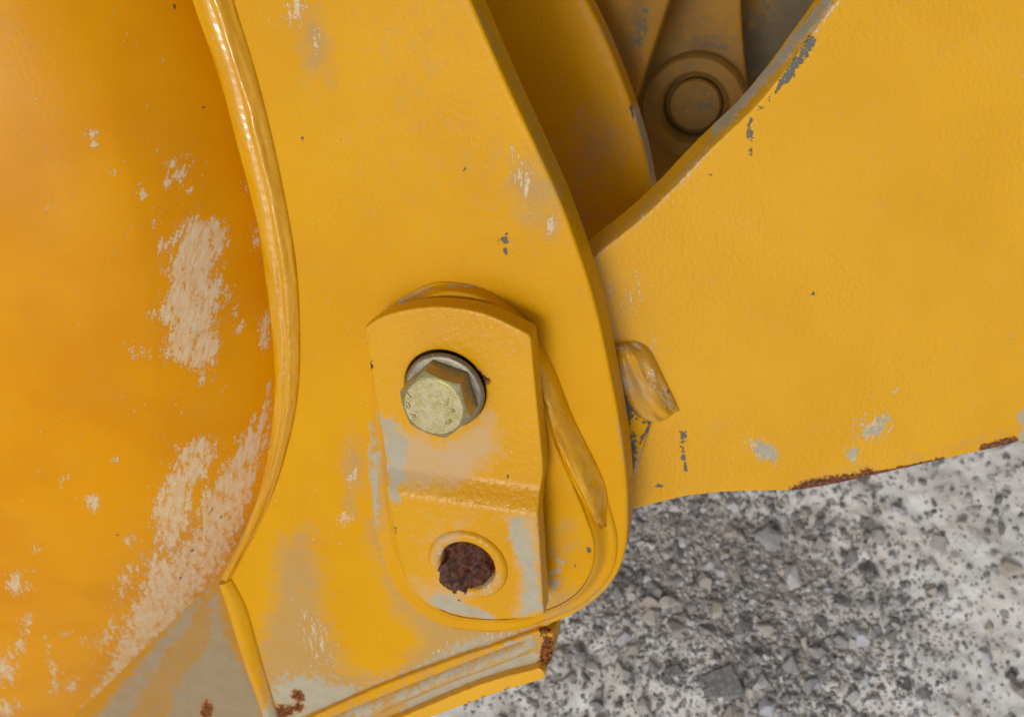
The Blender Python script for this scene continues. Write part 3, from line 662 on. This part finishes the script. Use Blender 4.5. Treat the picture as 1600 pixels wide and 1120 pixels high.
# ------------------------------------------------------------------ linkage far behind
link = empty('rear_linkage', EAR.pick((1090, 350), -0.33)[0], 'dusty yellow linkage plates with round pin boss in shade behind the arm', 'linkage')
h1 = -0.215
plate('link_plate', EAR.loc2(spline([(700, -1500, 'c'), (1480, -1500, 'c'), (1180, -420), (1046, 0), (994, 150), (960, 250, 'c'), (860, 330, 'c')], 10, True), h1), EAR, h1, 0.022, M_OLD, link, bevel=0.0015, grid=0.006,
      wear={'dust': [E(990, 40, 18, 80, 10, 1.0), E(960, 100, 25, 60, 0, .8)], 'primer_or_glint': [E(1000, 50, 14, 50, 10, .75)]})
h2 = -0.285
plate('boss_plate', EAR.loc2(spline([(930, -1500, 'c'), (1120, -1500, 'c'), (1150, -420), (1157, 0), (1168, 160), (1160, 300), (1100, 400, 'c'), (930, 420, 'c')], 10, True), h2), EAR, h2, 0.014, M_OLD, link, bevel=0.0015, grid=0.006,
      wear={'dust': [E(1095, 130, 80, 90, 0, 1.1), E(1140, 200, 30, 60)], 'primer_or_glint': [E(1110, 70, 50, 40, 0, .55)]})
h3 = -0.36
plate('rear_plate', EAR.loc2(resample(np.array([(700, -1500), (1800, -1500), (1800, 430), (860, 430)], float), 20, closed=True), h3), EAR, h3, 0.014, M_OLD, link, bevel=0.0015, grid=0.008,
      wear={'dust': [E(1230, 60, 90, 130, 0, .9)], 'primer_or_glint': [E(1200, 90, 60, 90, 0, 1.0), E(1240, 20, 40, 40)]})
pc = EAR.pick((1088, 160), h2)[0]; dd = np.linalg.norm(pc - CAM); u_ = dd / F
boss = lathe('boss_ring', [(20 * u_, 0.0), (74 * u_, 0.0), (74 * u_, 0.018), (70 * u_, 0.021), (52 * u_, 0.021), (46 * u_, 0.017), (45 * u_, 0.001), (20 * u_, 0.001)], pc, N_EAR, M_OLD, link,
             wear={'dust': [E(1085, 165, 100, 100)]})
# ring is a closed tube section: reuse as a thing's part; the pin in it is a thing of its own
pin2 = lathe('pivot_pin', [(0.0003, -0.004), (38 * u_, -0.004), (38 * u_, 0.0105), (35 * u_, 0.0125), (0.0003, 0.0125)], pc, N_EAR, M_OLD, None, wear={'dust': [E(1090, 165, 60, 60)], 'primer_or_glint': [E(1105, 165, 30, 30, 0, .7)]})
prop(pin2, 'dusty round pin end inside the shaded boss behind the arm', 'pin', None)

# ------------------------------------------------------------------ pin and retaining strap
SH, LH, ST = 0.0245, 0.0320, 0.0115
bu = EAR.loc2([(720, 738)], SH)[0][1]; bl = EAR.loc2([(720, 792)], LH)[0][1]        # where the joggle starts and ends
def strap_h(ab):
    t = np.clip((bu - ab[:, 1]) / max(bu - bl, 1e-5), 0, 1)
    w = 0.28
    # two tight bends with a straight ramp between
    s = np.where(t < w, t * t / (2 * w), np.where(t > 1 - w, 1 - w - (1 - t) ** 2 / (2 * w), t - w / 2)) / (1 - w)
    return SH + (LH - SH) * s
sp = [(569, 512, 'c'), (598, 494), (646, 482), (700, 480), (762, 492), (829, 524, 'c'), (836, 600), (845, 690), (848, 735), (840, 785), (843, 850), (850, 962, 'c'), (815, 966), (765, 968), (715, 961), (672, 945), (637, 918, 'c'), (620, 850), (610, 785), (604, 730), (592, 650), (578, 570)]
spx = spline(sp, 12, True)
sh_of = np.where(spx[:, 1] < 730, SH, np.where(spx[:, 1] > 795, LH, SH + (LH - SH) * (spx[:, 1] - 730) / 65))
loop = EAR.loc(EAR.pick(spx, sh_of))[:, :2]
def circ(c, r, n=56): a = np.linspace(0, 2 * math.pi, n, endpoint=False); return np.stack([c[0] + r * np.cos(a), c[1] + r * np.sin(a)], 1)
hc1 = EAR.loc2([(695, 607)], SH)[0]; hc2 = EAR.loc2([(731, 882)], LH)[0]
strap_wear = {
    'dust': [G([(590, 640), (625, 665), (700, 690), (765, 640), (778, 660), (775, 710), (740, 750), (690, 765), (606, 765)], 24), G([(786, 805), (845, 800), (852, 962), (800, 962), (812, 900), (800, 850)], 14, .9), E(690, 940, 60, 24, 25, .95), E(700, 815, 60, 20, 0, .55), E(660, 840, 22, 30, 0, .5)],
    'primer_or_glint': [G([(588, 650), (612, 650), (640, 690), (628, 790), (606, 790), (600, 720)], 14, .85), G([(790, 810), (815, 808), (835, 860), (850, 955), (815, 962), (818, 900), (800, 850)], 12, .95), G([(675, 925), (720, 935), (775, 958), (770, 970), (700, 960), (665, 940)], 9, .95)],
    'bare': [E(795, 745, 3, 3.5), E(617, 828, 2.5, 7), E(719, 938, 4, 2, 30), E(832, 585, 2, 2.5)],
    'rust': [E(757, 594, 9, 8, 20), E(750, 585, 8, 6, 40, .9), E(580, 570, 2.5, 7), E(709, 837, 4, 3, 30)],
    
}
strap = plate('retaining_strap', loop, EAR, 0, ST, M_STRAP, None, bevel=0.0009, grid=0.0014, holes=[circ(hc1, 0.0204), circ(hc2, 0.0150)], wear=strap_wear, hfun=strap_h)
prop(strap, 'bent yellow steel retaining strap with bolt and rusty lower hole', 'bracket', None)
hcw = EAR.world(np.array([[hc2[0], hc2[1], LH]]))[0]
lathe('hole_collar', [(0.0147, -0.0105), (0.0147, 0.0004), (0.0155, 0.0014), (0.0175, 0.0021), (0.0193, 0.0020), (0.0204, 0.0013), (0.0216, -0.0003), (0.0217, -0.002)], hcw, N_EAR, M_STRAP, strap, n=72, frame=EAR, sharp=70,
      wear={'dust': [E(760, 905, 20, 20), E(690, 870, 16, 24), E(700, 840, 26, 14), E(725, 930, 20, 10)], 'peel_or_glint': [E(762, 900, 10, 18), E(692, 870, 8, 16, 0, .8)], 'primer_or_glint': [E(700, 935, 20, 6, 20, .8)]})
# rust clod stuck in the lower hole
rp = spline([(686, 850), (698, 832), (726, 826), (756, 832), (778, 852), (790, 882), (778, 902), (760, 899), (760, 912), (752, 924), (742, 924), (730, 915), (728, 926), (708, 921), (695, 912), (686, 896), (686, 884), (697, 878)], 6, True)
rl = EAR.loc2(rp, LH + 0.001)
ptl = EAR.loc2([(700, 905), (745, 860)], LH)
ax = ptl[1] - ptl[0]; axl = np.linalg.norm(ax); ax /= axl
def rust_h(ab):
    t = ((ab - ptl[0]) @ ax) / axl
    q = np.c_[ab * 260, np.zeros(len(ab))]
    return LH + 0.0032 - 0.0185 * np.clip((t - 0.1) / 0.8, 0, 1) ** 1.1 + (fbm(q, 5, 3) - 0.5) * 0.007
clod = plate('rust_clod', rl, EAR, 0, 0.003, M_RUST, None, bevel=0.0004, grid=0.0009, step=0.001, hfun=rust_h, rough_edge=0.002)
prop(clod, 'dark crumbling rust plug in the lower hole of the strap', 'rust', None)

# pin end behind the strap
pcn = EAR.world(np.array([[hc1[0], hc1[1], 0.0]]))[0]
pin = lathe('pivot_pin', [(0.0003, -0.03), (0.0200, -0.03), (0.0200, 0.0125), (0.0190, 0.0135), (0.0003, 0.0135)], pcn, N_EAR, M_BLACK)
prop(pin, 'black greasy pin end in the gap above the bolt washer', 'pin', None)

# ------------------------------------------------------------------ bolt
WH = 0.0262
wc = EAR.pick((693, 613), WH + 0.003)[0]; wl = EAR.loc([wc])[0]
bolt_o = EAR.world(np.array([[wl[0], wl[1], 0.0135]]))[0]
bolt = empty('hex_bolt', bolt_o, 'yellow zinc hex bolt with flat washer through the strap', 'bolt')
zb = WH - 0.0135
def ecc(r, z, a): return r * (1 + 0.004 * math.sin(3 * a + 1)), z
lathe('washer', [(0.0085, zb), (0.0190, zb), (0.0196, zb + 0.0006), (0.0196, zb + 0.0022), (0.0188, zb + 0.0031), (0.0176, zb + 0.0034), (0.0085, zb + 0.0034)], bolt_o, N_EAR, M_WASH, bolt, n=80, sharp=50, shape=ecc)
lathe('shank', [(0.0003, 0.0), (0.0084, 0.0), (0.0084, zb + 0.004), (0.0003, zb + 0.004)], bolt_o, N_EAR, M_WASH, bolt, n=24)
# head
RC = 0.0177; AP = RC * math.cos(math.pi / 6); HH = 0.0140
e1 = nrm(R_ - N_EAR * (R_ @ N_EAR)); e2 = np.cross(N_EAR, e1)
tilt_n = nrm(N_EAR + e1 * -0.02 + e2 * -0.02)
hv = EAR.loc2([(674.7, 635.8), (708, 608.5)], WH + HH)         # centre and one corner of the head's face
ang0 = math.atan2(*(hv[1] - hv[0])[::-1])
n_ = 96; prof = []
def rhex(a):
    b = (a - ang0) % (math.pi / 3); return AP / math.cos(b - math.pi / 6)
angs = sorted(set([ang0 + k * math.pi / 3 for k in range(6)] + [ang0 + 2 * math.pi * k / n_ for k in range(n_)]))
angs = [ang0 + 2 * math.pi * k / n_ for k in range(n_)]
zt = zb + 0.0036; V = []; r0 = AP * 0.95
def hp(r, a, z): return bolt_o + (e1 * math.cos(a) + e2 * math.sin(a)) * r + N_EAR * z
rings = []
for a in angs:
    rh = rhex(a)
    rings.append([hp(rh - 0.0004, a, zt), hp(rh, a, zt + 0.0005), hp(rh, a, zt + HH - (rh - r0) * 0.70), hp(r0, a, zt + HH), hp(r0 * 0.965, a, zt + HH + 0.0002), hp(r0 * 0.6, a, zt + HH + 0.0002)])
V = [q for rg in rings for q in rg] + [hp(0, 0, zt + HH + 0.0001), hp(0, 0, zt)]; K = 6; fc = []
for i in range(n_):
    j = (i + 1) % n_
    for k in range(K - 1): fc.append((i * K + k, j * K + k, j * K + k + 1, i * K + k + 1))
    fc.append((i * K + K - 1, j * K + K - 1, n_ * K)); fc.append((j * K, i * K, n_ * K + 1))
head = mesh_obj('head', np.array(V), fc, M_BOLT, bolt, EAR, sharp=18)
# raised grade marks
topz = zt + HH + 0.0002 + 0.0135
def letter(ch, px, rot, size=0.0046):
    cu = bpy.data.curves.new('mark', 'FONT'); cu.body = ch; cu.size = size; cu.extrude = 0.00045; cu.bevel_depth = 0.00014; cu.align_x = 'CENTER'; cu.align_y = 'CENTER'
    to = bpy.data.objects.new('tmp', cu); COL.objects.link(to)
    dg = bpy.context.evaluated_depsgraph_get(); me = bpy.data.meshes.new_from_object(to.evaluated_get(dg))
    bpy.data.objects.remove(to)
    v = np.array([q.co[:] for q in me.vertices]); c, s = math.cos(rot), math.sin(rot)
    p = EAR.loc(EAR.pick([px], topz))[0]
    Lc_ = np.c_[p[0] + v[:, 0] * c - v[:, 1] * s, p[1] + v[:, 0] * s + v[:, 1] * c, topz + v[:, 2]]
    return mesh_obj('raised_mark', EAR.world(Lc_), [tuple(f.vertices) for f in me.polygons], M_BOLT, head, EAR, sharp=50)
for ch, px, rot in (('1', (639, 618), 0.75), ('0', (637, 634), 0.2), ('.', (641, 644), 0.2), ('9', (646.5, 653), -0.1), ('J', (699, 628), -0.25), ('P', (705, 644), -0.6), ('S', (700.5, 660), -0.7)):
    letter(ch, px, rot)
for o in COL.objects:
    if '_org' in o: del o['_org']
